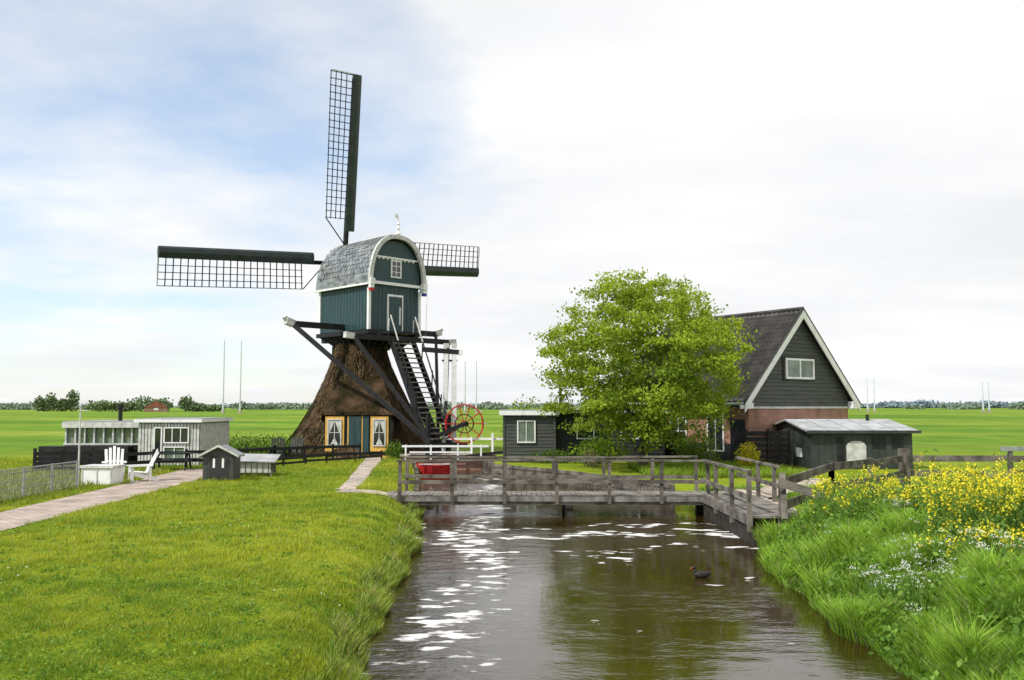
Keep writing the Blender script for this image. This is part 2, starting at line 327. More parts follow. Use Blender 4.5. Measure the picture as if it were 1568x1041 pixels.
for j,y in enumerate(ys):
    fl=1-.10*max(0,(y-1.6)/1.3)**2
    rows.append([(x*fl,y,9.5+(z-9.5)*fl) for x,z in prof])
v=[a for r in rows for a in r];n=len(prof)
f=[(j*n+i,j*n+i+1,(j+1)*n+i+1,(j+1)*n+i) for j in range(len(ys)-1) for i in range(n-1)]
p.add(v,f,'cap')
p.add([(x,2.9,z) for x,_,z in rows[-1]],[tuple(range(n))],'green')
for i in range(2,n-2):
    x0,z0=prof[i];x1,z1=prof[i+1]
    for j in range(18):
        y=-2.74+j*.3+(.15 if i%2 else 0)
        if y>2.1: continue
        c=Vector(((x0+x1)/2,0,(z0+z1)/2-9.9)).normalized()
        lo=(x0,z0) if z0<z1 else (x1,z1);hi=(x1,z1) if z0<z1 else (x0,z0)
        o=c*random.uniform(.03,.055)
        p.add([(lo[0]+o.x,y+.03,lo[1]+o.z),(lo[0]+o.x,y+.26,lo[1]+o.z),(hi[0]+o.x*.4,y+.29,hi[1]+o.z*.4),(hi[0]+o.x*.4,y+.01,hi[1]+o.z*.4),(lo[0],y+.03,lo[1]),(lo[0],y+.26,lo[1])],[(0,1,2,3),(0,4,5,1)],'cap')
p=Part('gable_trim',mill)
for i in range(n-1):
    a,b_,c,d=prof[i],prof[i+1],inn[i+1],inn[i]
    vv=[(a[0]*1.02,-2.8,a[1]+.02),(b_[0]*1.02,-2.8,b_[1]+.02),(c[0],-2.8,c[1]),(d[0],-2.8,d[1])];vv+=[(x,-2.62,z) for x,_,z in vv]
    p.add(vv,[(0,1,2,3),(7,6,5,4),(0,4,5,1),(2,6,7,3)],'offwhite')
p.b(-2.0,-1.7,-2.9,-2.64,9.42,9.75,'white');p.b(1.7,2.0,-2.9,-2.64,9.42,9.75,'white')
p.b(-1.98,-1.74,-2.86,-2.66,9.22,9.41,'white');p.b(1.74,1.98,-2.86,-2.66,9.22,9.41,'white')
p.b(-1.98,-1.74,-2.86,-2.66,9.06,9.21,'red');p.b(1.74,1.98,-2.86,-2.66,9.06,9.21,'blue')
p.b(-2.0,-1.9,-2.6,2.8,9.42,9.52,'white')
p.cyl((0,-2.7,12.3),(0,-2.7,13.5),.06,.03,'white');
for z,r in((12.45,.16),(12.75,.12),(13.0,.1)): p.cyl((0,-2.7,z),(0,-2.7,z+.12),r,r*.6,'white',10)
p.add([(0,-2.7,13.3),(-.25,-2.7,13.35),(-.22,-2.7,13.6),(0,-2.7,13.55)],[(0,1,2,3)],'white')
p=Part('frame_beams',mill)
p.b(-1.9,1.9,-2.6,2.6,6.72,6.95,'black')
for s_ in(-1,1): p.beam((s_*1.2,-2.9,6.6),(s_*1.2,2.9,6.6),.28,.3,'black')
p.beam((-5,0,7.2),(5,0,7.2),.26,.32,'black')
for s_ in(-1,1):
    p.beam((s_*5,0,7.2),(s_*5.45,0,7.35),.3,.38,'offwhite');p.beam((s_*5.35,0,7.3),(s_*5.55,0,7.55),.2,.2,'offwhite')
p.beam((-3.3,-3.2,6.45),(3.3,-3.2,6.45),.24,.28,'black')
for s_ in(-1,1): p.beam((s_*3.3,-3.2,6.45),(s_*3.85,-3.2,6.5),.28,.32,'offwhite')
for x in np.linspace(-1.6,1.6,7): p.beam((x,-2.5,6.75),(x*.7,-1.4,6.1),.14,.18,'black')
for y in np.linspace(-2.2,2.2,8): p.beam((-1.8,y,6.75),(-1.2,y*.6,6.15),.14,.18,'black')
p.cyl((0,0,6.0),(0,0,6.8),1.25,1.4,'black',12)
foot=Vector((0,-6.0,1.1))
p.beam((-5,-.1,7.1),foot+Vector((-.5,.3,0)),.2,.24,'black');p.beam((5,-.1,7.1),foot+Vector((.5,.3,0)),.18,.22,'black')
p.beam((-3.3,-3.25,6.4),foot+Vector((-.7,0,.3)),.18,.22,'black');p.beam((3.3,-3.25,6.4),foot+Vector((.7,0,.3)),.18,.22,'black')
p.beam((0,-2.5,6.5),foot,.35,.4,'black')
st=Part('stair',mill)
A=Vector((0,-2.9,6.75));B=Vector((0,-6.4,.75))
for sx in(-.78,.78): st.beam(A+Vector((sx,0,0)),B+Vector((sx,0,0)),.08,.34,'black',up=(0,1,0))
for i in range(1,22):
    c=A.lerp(B,i/22);st.b(-.74,.74,c.y-.16,c.y+.12,c.z-.03,c.z+.03,'deck')
st.b(-1.1,1.1,-3.35,-2.5,6.72,6.84,'black')
for sx in(-.86,.86):
    a0=A+Vector((sx,-.3,1.0));b0=B+Vector((sx,.9,2.2))
    st.beam(a0,a0.lerp(b0,.3),.05,.06,'offwhite');st.beam(a0.lerp(b0,.3),b0,.05,.06,'black')
    for t in(.02,.25,.5,.72): 
        c=A.lerp(B,t);st.beam(c+Vector((sx,-.05,.0)),c+Vector((sx,-.1,.95)),.05,.05,'offwhite' if t<.1 else 'black')
# thatched base
bs=Part('thatched_base',mill,(-.28,.33,0),-45)
lv=[(0,4.5),(.4,4.2),(.9,3.85),(1.4,3.5),(2.0,3.15),(2.5,2.88),(3.0,2.62),(3.5,2.38),(4.0,2.15),(4.5,1.93),(5.0,1.74),(5.8,1.48),(6.3,1.4)]
def trad(t,z):
    k=(t-math.pi/8)%(math.pi/4)-math.pi/8
    return np.interp(z,[q[0] for q in lv],[q[1] for q in lv])*(.15+.85/math.cos(k))*.985+.03*math.sin(t*9+z*1.3)
nn=128;v=[]
for z,R in lv:
    for i in range(nn):
        t=2*math.pi*i/nn;r=trad(t,z)+random.uniform(-.03,.03);v.append((math.sin(t+math.pi/8)*r,math.cos(t+math.pi/8)*r,z))
f=[(j*nn+i,j*nn+(i+1)%nn,(j+1)*nn+(i+1)%nn,(j+1)*nn+i) for j in range(len(lv)-1) for i in range(nn)]
bs.add(v,f,'thatch')
sw=Part('thatch_reeds',mill,(-.28,.33,0),-45)
for _ in range(11000):
    z=6.2*(1-math.sqrt(random.random()))+.1;t=random.uniform(0,2*math.pi);l=random.uniform(.12,.35);z2=max(z-l,.02);w=random.uniform(.008,.022)
    r1=trad(t,z)+.01;r2=trad(t,z2)+random.uniform(.03,.09);t2=t+random.uniform(-.03,.03);a=t+math.pi/8;c=t2+math.pi/8;tw=w/max(r1,1)
    sw.add([(math.sin(a-tw)*r1,math.cos(a-tw)*r1,z),(math.sin(a+tw)*r1,math.cos(a+tw)*r1,z),(math.sin(c+tw)*r2,math.cos(c+tw)*r2,z2),(math.sin(c-tw)*r2,math.cos(c-tw)*r2,z2)],[(0,1,2,3)],'thatch' if random.random()<.6 else 'straw')
fr=Part('front_wall',mill,(-.1,.15,0),-45)
fr.b(-1.45,2.05,-4.15,-2.4,0,2.4,'black')
hd=Part('porch_thatch',mill,(-.1,.15,0),-45)
hd.add([(-1.6,-4.3,2.28),(2.2,-4.3,2.28),(2.2,-4.3,2.46),(-1.6,-4.3,2.46),(-1.0,-1.9,4.3),(1.3,-1.9,4.3),(-2.0,-2.4,1.9),(2.45,-2.4,1.9)],
 [(0,1,2,3),(3,2,5,4),(0,3,4,6),(1,7,5,2),(0,6,7,1)],'thatch')
def owin(x0,x1):
    fr.b(x0,x1,-4.23,-4.16,.35,2.2,'orange')
    fr.win(x0+.13,x1-.13,.62,2.06,-4.231,2,2,'offwhite','glass',.06)
    a=x0+.2;c=x1-.2;mid=(a+c)/2;y=-4.26
    fr.add([(a,y,1.98),(mid,y,1.98),(a,y,1.2)],[(0,1,2)],'offwhite');fr.add([(c,y,1.98),(c,y,1.2),(mid,y,1.98)],[(0,1,2)],'offwhite')
    fr.add([(a+.1,y,.7),(c-.1,y,.7),(mid,y,1.1)],[(0,1,2)],'offwhite')
owin(-1.4,-.4);owin(1.0,1.95)
fr.b(-.16,.5,-4.23,-4.16,.05,2.2,'green');fr.b(-.22,-.161,-4.22,-4.16,.05,2.22,'orange');fr.b(-.1,.15,-4.25,-4.231,.2,2.05,'green')
fr.b(.6,.9,-4.2,-4.151,.1,2.2,'green');fr.b(.52,.58,-4.2,-4.151,.1,2.22,'orange');fr.b(-1.5,2.1,-4.26,-4.15,0,.12,'orange')
# sails
phi=math.radians(4.3);tl=math.radians(10.5)
ex=Vector((1,0,0));eu=Vector((0,-math.sin(tl),math.cos(tl)));ea=Vector((0,math.cos(tl),math.sin(tl)))
hub=Vector((.3,3.2,11.45));R=11.35
sh=Part('windshaft',mill);sh.cyl(hub-ea*2.5,hub+ea*.55,.32,.32,'black',12);sh.beam(hub-eu*.9,hub+eu*.9,.5,.5,'black')
for k in range(4):
    t=math.pi/2+phi+k*math.pi/2
    d=ex*math.cos(t)+eu*math.sin(t);s_=ex*math.cos(t+math.pi/2)+eu*math.sin(t+math.pi/2)
    o=hub+ea*(.18 if k%2 else -.18)
    w=Part('sail_%d'%(k+1),mill)
    def P(r,c,a=0): return o+d*r+s_*c+ea*a
    w.beam(P(0,0),P(R*.98,0),.24,.2,'black',up=ea)
    sec=[(.12,-.1),(.1,.1),(-.22,.15),(-.46,.1),(-.56,0),(-.46,-.1),(-.22,-.15)]
    v=[P(2.0,c*1.05,a) for c,a in sec]+[P(R,c*.92,a) for c,a in sec];n7=len(sec)
    w.add(v,[tuple(range(n7)),tuple(range(n7,2*n7))[::-1]]+[(i,i+n7,(i+1)%n7+n7,(i+1)%n7) for i in range(n7)],'sailgreen')
    w.beam(P(R,-.5),P(R,1.6),.05,.04,'offwhite',up=ea)
    nb=22
    for i in range(nb):
        r=2.75+(R-2.8)*i/(nb-1);w.beam(P(r,.1,.05),P(r,1.62,.12-.35*(1-r/R)),.045,.05,'black',up=ea)
    for c in(.5,.88,1.25,1.6): w.beam(P(2.7,c,.05-.16*c),P(R,c,.08),.04,.045,'black',up=ea)
    w.beam(P(2.7,1.6,-.2),P(1.2,.1),.05,.05,'black')
wh=Part('winch_wheel',mill)
w1=Vector((.85,-.53,0)).normalized();w2=Vector((0,0,1));wc=Vector((1.3,-6.9,1.8))
def wp(t,r): return wc+w1*math.cos(t)*r+w2*math.sin(t)*r
nv=w1.cross(w2)
for i in range(24): wh.beam(wp(i*math.pi/12,1.02),wp((i+1)*math.pi/12,1.02),.07,.07,'red')
for i in range(10):
    t=i*math.pi/5;wh.beam(wp(t,0),wp(t,1.02),.05,.05,'red');wh.beam(wp(t,1.02),wp(t,1.22),.05,.05,'offwhite')
for i in range(16): wh.beam(wp(i*math.pi/8,.5),wp((i+1)*math.pi/8,.5),.05,.05,'black')
wh.cyl(wc-nv*.25,wc+nv*.6,.14,.14,'black',10);wh.cyl(wc+nv*.6,wc-nv*.6,.1,.1,'black',8)
wh.beam(wc,foot,.22,.22,'black');wh.b(-.9,1.9,-6.5,-6.2,.55,.8,'black')
wh.beam((-.7,-6.3,.1),(-.7,-6.3,2.3),.2,.2,'black');wh.beam((.7,-6.3,.1),(.7,-6.3,2.3),.2,.2,'black')
wh.beam((0,-6.2,.0),(0,-6.2,1.0),.35,.35,'black')
sp_=Part('tricolour_spar',mill)
a=Vector((2.0,-2.2,9.3));c=Vector((4.4,.2,10.5))
for i,mm_ in enumerate(['blue','blue','white','red','red']): sp_.cyl(a.lerp(c,i/5),a.lerp(c,(i+1)/5),.08,.08,mm_,6)
sp_.cyl((3.9,-.6,10.6),(3.6,-.8,6.6),.014,.014,'offwhite',4)
g=empty('drawbridge_portal',(-3.45,49.0,0),12)
p=Part('uprights',g)
p.beam((-.28,0,.2),(-.2,0,5.75),.24,.24,'white');p.beam((.26,0,.2),(.26,0,5.85),.24,.24,'white')
p.beam((-1.5,0,5.85),(.5,0,5.72),.26,.26,'black');p.beam((.5,0,5.72),(.72,0,5.7),.3,.3,'white');p.b(-.42,.42,-.1,.1,5.2,5.3,'black')
for x in(-.2,.26): p.b(x-.14,x+.14,-.14,.14,5.95,6.2,'offwhite')
g=empty('white_lock_railing',(-3.3,46.2,0),0);p=Part('rails',g)
p.b(-2.4,2.1,-.04,.04,.62,.72,'white');p.b(-2.0,1.2,-.03,.03,.32,.4,'white')
for x in(-2.2,-.9,.5,1.7): p.b(x-.045,x+.045,-.045,.045,-.1,.74,'white')
p.b(-.8,3.0,1.2,1.28,.95,1.05,'white');p.b(2.2,2.32,1.1,1.28,0,1.3,'white');p.b(1.1,1.2,1.1,1.28,0,1.1,'white')
p.beam((-1.9,-.3,.2),(2.0,-.5,.1),.14,.14,'darkwood');p.beam((.9,.2,.15),(3.2,.1,.4),.12,.14,'black')
g=Part('brick_quay_wall');g.b(-5.8,-.9,46.6,47.4,-1.5,.12,'brick');g.b(-5.85,-.85,46.5,47.5,.121,.22,'concrete')
# ---------------------------------------------------------------- footbridge
fb=empty('wooden_footbridge',(0,0,0));dk=Part('deck',fb);rl=Part('railing',fb);sb=Part('substructure',fb)
x=-3.9
while x<7.0:
    dk.b(x,x+.135,26.85+random.uniform(-.02,.02),28.25,.02+random.uniform(0,.012),.07+random.uniform(0,.012),'deck');x+=.15
for y in(26.8,28.3): dk.b(-3.5,6.95,y-.05,y+.05,-.2,.02,'wood')
dk.b(-3.9,1.3,26.70,26.749,-.09,.055,'deck');dk.b(1.305,6.9,26.70,26.749,-.1,.05,'deck')
xs=[-3.35,-1.78,-.22,1.34,2.9,4.45,5.85]
for yy_ in(26.65,28.4):
    for x in xs: 
        dx=random.uniform(-.03,.03);rl.beam((x,yy_,-.15),(x+dx,yy_,1.1+random.uniform(-.02,.02)),.1,.09,'wood',up=(0,1,0))
    for a,b_ in((-3.45,1.3),(1.32,5.9)): rl.beam((a,yy_,1.12+random.uniform(-.02,.02)),(b_,yy_,1.13+random.uniform(-.02,.02)),.13,.055,'wood')
    for a,b_ in((-3.4,1.3),(1.33,5.9)): rl.beam((a,yy_-.06,.52+random.uniform(-.03,.03)),(b_,yy_-.06,.5),.035,.11,'wood')
for y in(26.9,28.2): sb.b(1.58,1.82,y-.1,y+.1,-1.4,-.2,'darkwood')
sb.b(1.6,1.8,26.75,28.35,-.3,-.201,'darkwood')
for x in(-3.1,5.9):
    for y in(26.9,28.2): sb.b(x-.12,x+.12,y-.1,y+.1,-1.4,-.2,'darkwood')
y=21.4
while y<26.8:
    dk.b(5.75,7.1,y,y+.135,.08,.13+random.uniform(0,.012),'deck');y+=.15
dk.b(5.68,5.74,21.4,26.7,-.12,.12,'wood')
for yy_ in(25.0,23.2,21.5): rl.b(5.64,5.74,yy_-.05,yy_+.05,-.25,1.15,'wood')
rl.beam((5.7,26.65,1.13),(5.7,21.4,1.18),.12,.06,'wood');rl.beam((5.63,26.65,.55),(5.63,21.4,.58),.035,.13,'wood')
for yy_ in(26.0,24.4): rl.b(7.1,7.2,yy_-.05,yy_+.05,0,1.1,'wood')
rl.beam((7.15,28.4,1.12),(7.15,24.0,1.12),.1,.06,'wood');rl.beam((7.15,28.4,.6),(7.15,24.0,.6),.04,.12,'wood')
y=21.3
while y<26.6:
    sb.b(5.72,5.85,y,y+.2,-1.4,-.12+random.uniform(-.08,.05),'darkwood');y+=.24
def revet(name,pts,z1,m='darkwood'):
    p=Part(name)
    for (a,b_) in zip(pts[:-1],pts[1:]):
        A=Vector((*a,0));B=Vector((*b_,0));L=(B-A).length;n=max(1,int(L/.22))
        for i in range(n):
            q=A.lerp(B,i/n);t=z1+random.uniform(-.05,.04);p.beam((q.x,q.y,-1.4),(q.x,q.y,t),.19,.06,m)
        p.beam((A.x,A.y,z1-.05),(B.x,B.y,z1-.05),.14,.12,'wood');p.beam((A.x,A.y-.06,z1-.3),(B.x,B.y-.06,z1-.3),.06,.2,'wood')
revet('timber_revetment',[(5.55,31),(4.4,34),(2.1,38),(-.8,42),(-1.5,46.4)],.02,'wood')
revet('timber_revetment',[(-3.05,28.6),(-3.8,36),(-4.5,42),(-5.1,46.4)],-.12)
# ---------------------------------------------------------------- right fence
rf=empty('plank_fence');p=Part('planks',rf)
def fence(p,pts,top,rails,m='wood',pw=.13,sp=2.2,pl=.19,th=.05):
    for a,b_ in zip(pts[:-1],pts[1:]):
        A=Vector(a);B=Vector(b_);L=(B-A).length;n=max(1,round(L/sp))
        for i in range(n+1):
            q=A.lerp(B,i/n);z0=float(Hh(q.x,q.y))-.1;p.b(q.x-pw/2,q.x+pw/2,q.y-pw/2,q.y+pw/2,z0,z0+.1+top+random.uniform(.0,.04),m)
        for i in range(n):
            q=A.lerp(B,i/n);r=A.lerp(B,(i+1)/n)
            for rr in rails: p.beam((q.x,q.y-pw/2-th/2-.003,float(Hh(q.x,q.y))+rr+random.uniform(-.03,.03)),(r.x,r.y-pw/2-th/2-.003,float(Hh(r.x,r.y))+rr+random.uniform(-.03,.03)),th,pl,m)
fence(p,[(6.5,21.6,0),(9.0,25.2,0),(13.4,30.6,0),(20.5,30.2,0)],1.1,[.45,.98],sp=3,pl=.21)
p.beam((6.35,20.9,.1),(6.55,21.7,1.1),.14,.12,'wood');p.beam((6.3,21.2,.95),(7.6,21.0,.55),.06,.2,'wood')
p.b(13.2,13.5,30.3,30.55,0,1.3,'wood');p.b(16.6,16.72,29.8,29.92,0,1.35,'wood');p.b(16.3,17.1,29.76,29.79,1.25,1.4,'metal')
# ---------------------------------------------------------------- brick house
H=empty('brick_house',(14.6,45,0),34.8);p=Part('walls',H)
hw=3.95;sl=4.65/4.45;ez=7.55-hw*sl
p.b(-hw,hw,0,9,0,2.7,'brick')
p.prism([(-hw,2.7),(hw,2.7),(hw,ez-.15),(0,7.4),(-hw,ez-.15)],.02,8.98,'blackclad')
g=Part('gable_cladding',H)
xr=lambda z: min(hw,(7.42-z)/sl)
g.clad(lambda z:-xr(z),xr,2.72,7.3,.02,'greyclad',.2,.035)
g.b(-hw-.02,hw+.02,-.05,.01,2.62,2.72,'offwhite')
w=Part('windows',H);w.b(-1.35,1.2,-.06,-.03,4.02,5.22,'blackclad');w.win(-1.2,1.05,4.1,5.14,-.06,2,1,'white','glassl',.1,.1)
def tiles(name,x0,z0,x1,z1,y0,y1):
    L=math.hypot(x1-x0,z1-z0);rowsN=int(L/.32);nu=int((y1-y0)/.05);v=[]
    U=np.linspace(y0,y1,nu);nrm=np.array([-(z1-z0),0,(x1-x0)])/L
    if nrm[2]<0:nrm=-nrm
    for r in range(rowsN):
        for e in(0,1):
            t=(r+e)/rowsN;base=np.stack([np.full(nu,x0+(x1-x0)*t),U,np.full(nu,z0+(z1-z0)*t)],1)
            hgt=.035*np.sin(U*2*np.pi/.3)+(.05 if e else .0);v.append(base+nrm[None]*(hgt[:,None]+.06))
    V=np.concatenate(v);k=2*rowsN;i=(np.arange(k-1)[:,None]*nu+np.arange(nu-1)).ravel()
    return fast(name,V,np.stack([i,i+1,i+nu+1,i+nu],1),M['tiles'],parent=H)
tiles('roof_slope_west',0,7.55,-4.45,2.9,-.25,9.3);tiles('roof_slope_east',0,7.55,4.45,2.9,-.25,9.3)
p=Part('barge_boards',H)
for s_ in(-1,1):
    a=[(0,7.62),(s_*4.55,7.62-4.55*sl),(s_*4.55,7.62-4.55*sl-.42),(0,7.20)]
    if s_>0:a=a[::-1]
    p.prism(a,-.34,-.28,'white')
    a=[(0,7.70),(s_*4.6,7.70-4.6*sl),(s_*4.6,7.64-4.6*sl),(0,7.63)];p.prism(a,-.36,-.27,'blackclad')
    p.b(s_*4.25-.3,s_*4.25+.3,-.33,.0,2.62,2.9,'white');p.cyl((s_*4.5,-.3,2.85),(s_*4.5,9.2,2.85),.08,.08,'zinc',8)
p.cyl((0,-.3,7.68),(0,9.3,7.68),.1,.1,'tiles',8)
w=Part('side_windows',H,(-hw,0,0),-90)
w.b(-8.9,-.1,-.03,-.001,.0,.9,'blackclad')
w.win(-2.6,-1.5,.5,2.3,-.03,2,1,'white','glass');w.win(-5.2,-4.0,.7,2.2,-.03,2,2,'white','glass');w.b(-1.1,-.2,-.06,-.031,.05,2.1,'black');w.win(-7.6,-6.6,.7,2.2,-.03,2,2,'white','glass')
# ---------------------------------------------------------------- garage
G=empty('garage',(0,0,0));p=Part('walls',G)
p.b(13.06,17.5,39,45,0,1.62,'garage')
p.add([(13.06,39,1.62),(13.06,45,1.62),(13.06,42,2.0),(17.5,39,1.62),(17.5,45,1.62),(17.5,42,2.0)],[(0,2,1),(3,4,5)],'garage')
p=Part('roof',G)
for y0,y1 in((38.75,42),(45.25,42)):
    z0,z1=1.6,2.06
    v=[(12.85,y0,z0),(17.75,y0,z0),(17.75,y1,z1),(12.85,y1,z1),(12.85,y0,z0+.07),(17.75,y0,z0+.07),(17.75,y1,z1+.07),(12.85,y1,z1+.07)]
    p.add(v,[(0,3,2,1),(4,5,6,7),(0,1,5,4),(1,2,6,5),(2,3,7,6),(3,0,4,7)],'garageroof')
for i in range(1,5): x=12.85+i*.98;p.beam((x,38.75,1.685),(x,42,2.145),.04,.02,'zinc')
p.b(12.82,17.78,38.7,38.749,1.56,1.69,'garage')
p=Part('door_panels',G)
for i in range(15): x=13.1+i*.293;p.b(x,x+.28,38.975,38.999,.02,1.55,'garage')
p.prism([(14.6,.35),(15.45,.35),(15.45,1.0),(15.38,1.13),(15.2,1.22),(14.85,1.22),(14.67,1.13),(14.6,1.0)],38.93,38.974,'offwhite')
p.b(14.2,14.5,38.95,38.974,.1,1.4,'black')
for z in np.arange(.9,1.4,.09): p.b(15.75,16.3,38.95,38.974,z,z+.05,'black');p.b(16.6,17.1,38.95,38.974,z,z+.05,'black')
p.b(13.0,13.059,40.2,40.9,.45,.85,'white')
p.b(13.03,13.059,41.3,41.35,0,1.7,'black');p.b(13.03,13.059,43.3,43.35,0,1.7,'black')
p.cyl((16.6,41.6,2.0),(16.6,41.6,2.35),.08,.08,'black')
g=empty('black_garden_fence',(0,0,0));p=Part('boards',g)
for i in range(6): p.b(10.6,12.6,40.6,40.65,.08+i*.26,.3+i*.26,'black')
for x in(10.6,11.6,12.55): p.b(x,x+.1,40.5,40.6,0,1.7,'black')
# ---------------------------------------------------------------- black wooden cottage
C=empty('black_timber_cottage',(0,0,0));p=Part('walls',C)
p.b(-.4,2.1,43.6,47,0,2.3,'blackclad');p.b(2.1,7.6,44.4,48,0,2.4,'blackclad')
p.clad(lambda z:-.4,lambda z:2.1,.05,2.25,43.6,'greyclad',.17);p.clad(lambda z:2.12,lambda z:7.6,.05,2.3,44.4,'blackclad',.17)
w2=Part('west_side_cladding',C,(-.4,47,0),-90);w2.clad(lambda z:0,lambda z:3.4,.05,2.25,0,'greyclad',.17)
p=Part('trim',C);p.b(-.62,2.3,43.35,47.3,2.3,2.52,'white');p.b(-.6,2.28,43.37,47.28,2.521,2.56,'felt');p.b(1.95,3.9,43.0,48,2.57,2.68,'offwhite')
p.b(2.32,7.9,44.15,48.3,2.4,2.5,'white');p.b(2.34,7.88,44.17,48.28,2.501,2.55,'felt')
p.b(-.44,-.34,43.54,43.599,.02,2.29,'greyclad');p.b(2.02,2.14,43.52,43.57,.02,2.29,'greyclad')
p.win(.25,1.15,.95,2.05,43.56,2,1,'white','glassl',.06);p.win(3.2,4.1,1.1,1.95,44.36,1,1,'white','glass',.06);p.win(5.4,6.3,1.1,1.95,44.36,2,1,'white','glass',.06)
p.cyl((2.45,45,2.5),(2.45,45,4.4),.07,.07,'black');p.cyl((2.45,45,4.3),(2.45,45,4.5),.13,.13,'black')
# ---------------------------------------------------------------- left chalet
C=empty('white_garden_chalet');p=Part('walls',C)
p.b(-20.9,-17.2,41.6,45.5,0,.98,'black');p.b(-21.7,-17.6,40.9,41.5,0,.9,'black')
p.b(-20.8,-17.25,41.7,45.4,.98,1.72,'glassl')
p.b(-20.95,-17.0,41.45,45.6,1.74,2.0,'offwhite');p.b(-20.9,-17.05,41.5,45.5,2.001,2.04,'felt')
for i in range(9): x=-20.85+i*.44;p.b(x,x+.07,41.58,41.66,.98,1.74,'offwhite')
p.b(-20.9,-17.2,41.56,41.6,.93,1.02,'offwhite')
p.b(-17.1,-14.3,40.8,45,0,2.0,'greyclad')
for i in range(19): x=-17.08+i*.148;p.b(x,x+.11,40.76,40.799,.05,1.95,'offwhite')
for i in range(28): y=40.85+i*.148;p.b(-14.299,-14.26,y,y+.115,.05,1.95,'offwhite')
p.b(-17.25,-14.15,40.6,45.2,2.0,2.14,'white');p.b(-17.2,-14.2,40.65,45.1,2.141,2.17,'felt')
p.win(-16.35,-15.98,.4,1.78,40.74,1,1,'white','glass',.05);p.win(-15.9,-14.75,1.05,1.78,40.74,3,1,'white','glass',.05)
p.win(-15.9,-14.9,.3,.9,40.74,2,1,'white','glassl',.05)
p.cyl((-18.7,42.5,2.0),(-18.7,42.5,2.7),.1,.1,'black');p.cyl((-18.7,42.5,2.65),(-18.7,42.5,2.85),.15,.15,'black')
# ---------------------------------------------------------------- playhouse
K=empty('garden_playhouse',(-10.7,32.6,0),6);p=Part('walls',K)
p.prism([(-.56,.05),(.56,.05),(.56,.92),(0,1.22),(-.56,.92)],0,1.1,'greyclad')
for i in range(7): x=-.55+i*.157;p.b(x,x+.14,-.02,-.001,.06,.9,'greyclad')
p.b(-.33,.33,-.035,-.021,.08,.93,'blackclad')
for x in(-.2,.12): p.prism([(x,.5),(x+.08,.5),(x+.08,.8),(x+.04,.86),(x,.8)],-.05,-.036,'white')
p=Part('roof',K)
for s_ in(-1,1):
    v=[(0,-.12,1.24),(s_*.7,-.12,.87),(s_*.7,1.2,.87),(0,1.2,1.24),(0,-.12,1.30),(s_*.7,-.12,.93),(s_*.7,1.2,.93),(0,1.2,1.30)]
    p.add(v,[(0,1,2,3),(4,7,6,5),(0,4,5,1),(1,5,6,2),(2,6,7,3)],'felt')
    a=[(0,1.34),(s_*.73,.955),(s_*.73,.88),(0,1.26)]
    if s_>0:a=a[::-1]
    p.prism(a,-.16,-.125,'offwhite')
K=empty('rabbit_hutch',(-10.0,34.8,0),4);p=Part('hutch',K)
p.b(-.65,.65,0,.8,.12,.6,'wood');p.b(-.6,.6,-.02,-.001,.16,.55,'offwhite')
for i in range(6): x=-.6+i*.22;p.b(x,x+.03,-.035,-.021,.14,.58,'wood')
p.add([(-.8,-.15,.6),(.8,-.15,.55),(.8,.95,.78),(-.8,.95,.82),(-.8,-.15,.64),(.8,-.15,.59),(.8,.95,.82),(-.8,.95,.86)],[(0,3,2,1),(4,5,6,7),(0,1,5,4),(1,2,6,5),(2,3,7,6),(3,0,4,7)],'zinc')
for x in(-.6,.6): p.b(x-.04,x+.04,0,.08,0,.12,'wood')
K=empty('white_storage_box',(-14.4,31,0),-4);p=Part('box',K)
p.b(-.55,.55,0,.8,.03,.6,'white');p.b(-.6,.6,-.05,.85,.601,.68,'offwhite')
for x in(-.53,0,.49): p.b(x,x+.04,-.02,-.001,.04,.6,'offwhite')
def adirondack(name,loc,rz,mm_):
    e=empty(name,loc,rz);p=Part('chair',e)
    for i in range(5): p.beam((-.26+i*.13,.25,.3),(-.3+i*.15,.62,1.05+.06*(2-abs(i-2))),.1,.025,mm_,up=(0,-1,.4))
    for i in range(5): p.b(-.3,.3,-.3+i*.11,-.2+i*.11,.36-i*.012,.385-i*.012,mm_)
    for s_ in(-1,1):
        p.b(s_*.34-.03,s_*.34+.03,-.32,-.22,0,.56,mm_);p.b(s_*.36-.08,s_*.36+.08,-.38,.42,.561,.59,mm_);p.beam((s_*.31,-.3,.33),(s_*.31,.65,.05),.03,.13,mm_)
        p.b(s_*.34-.03,s_*.34+.03,.3,.38,.05,.56,mm_)
    p.beam((-.33,.42,.6),(.33,.42,.6),.04,.07,mm_)
adirondack('garden_chair',(-13.6,32.6,0),-60,'white');adirondack('garden_chair',(-15.4,34.6,0),25,'white')
adirondack('garden_chair',(-12.0,45.6,0),10,'black');adirondack('garden_chair',(-11.2,45.6,0),-10,'black')
K=empty('picnic_table',(-14.6,38.4,0),10);p=Part('table',K)
for i in range(5): p.b(-.9,.9,-.4+i*.16,-.26+i*.16,.7,.74,'black')
for y in(-.75,.65): p.b(-.9,.9,y,y+.25,.42,.46,'black')
for x in(-.65,.65): p.beam((x,-.7,0),(x,-.2,.7),.06,.1,'black');p.beam((x,.7,0),(x,.2,.7),.06,.1,'black');p.b(x-.03,x+.03,-.75,.9,.36,.42,'black')
g=empty('black_rail_fence');p=Part('rails',g)
fence(p,[(-16.5,37.6,0),(-13.2,40.0,0),(-11.3,42.5,0),(-7.7,45.3,0)],.85,[.35,.72],'black',.1,1.5,.14,.04)
fence(p,[(-10.8,38.2,0),(-8.8,42.4,0),(-6.6,45.2,0)],.5,[.22,.42],'black',.08,1.6,.1,.03)
fence(p,[(-19.5,36.5,0),(-16.6,37.6,0)],1.0,[.2,.4,.6,.8],'black',.1,1.2,.16,.04)
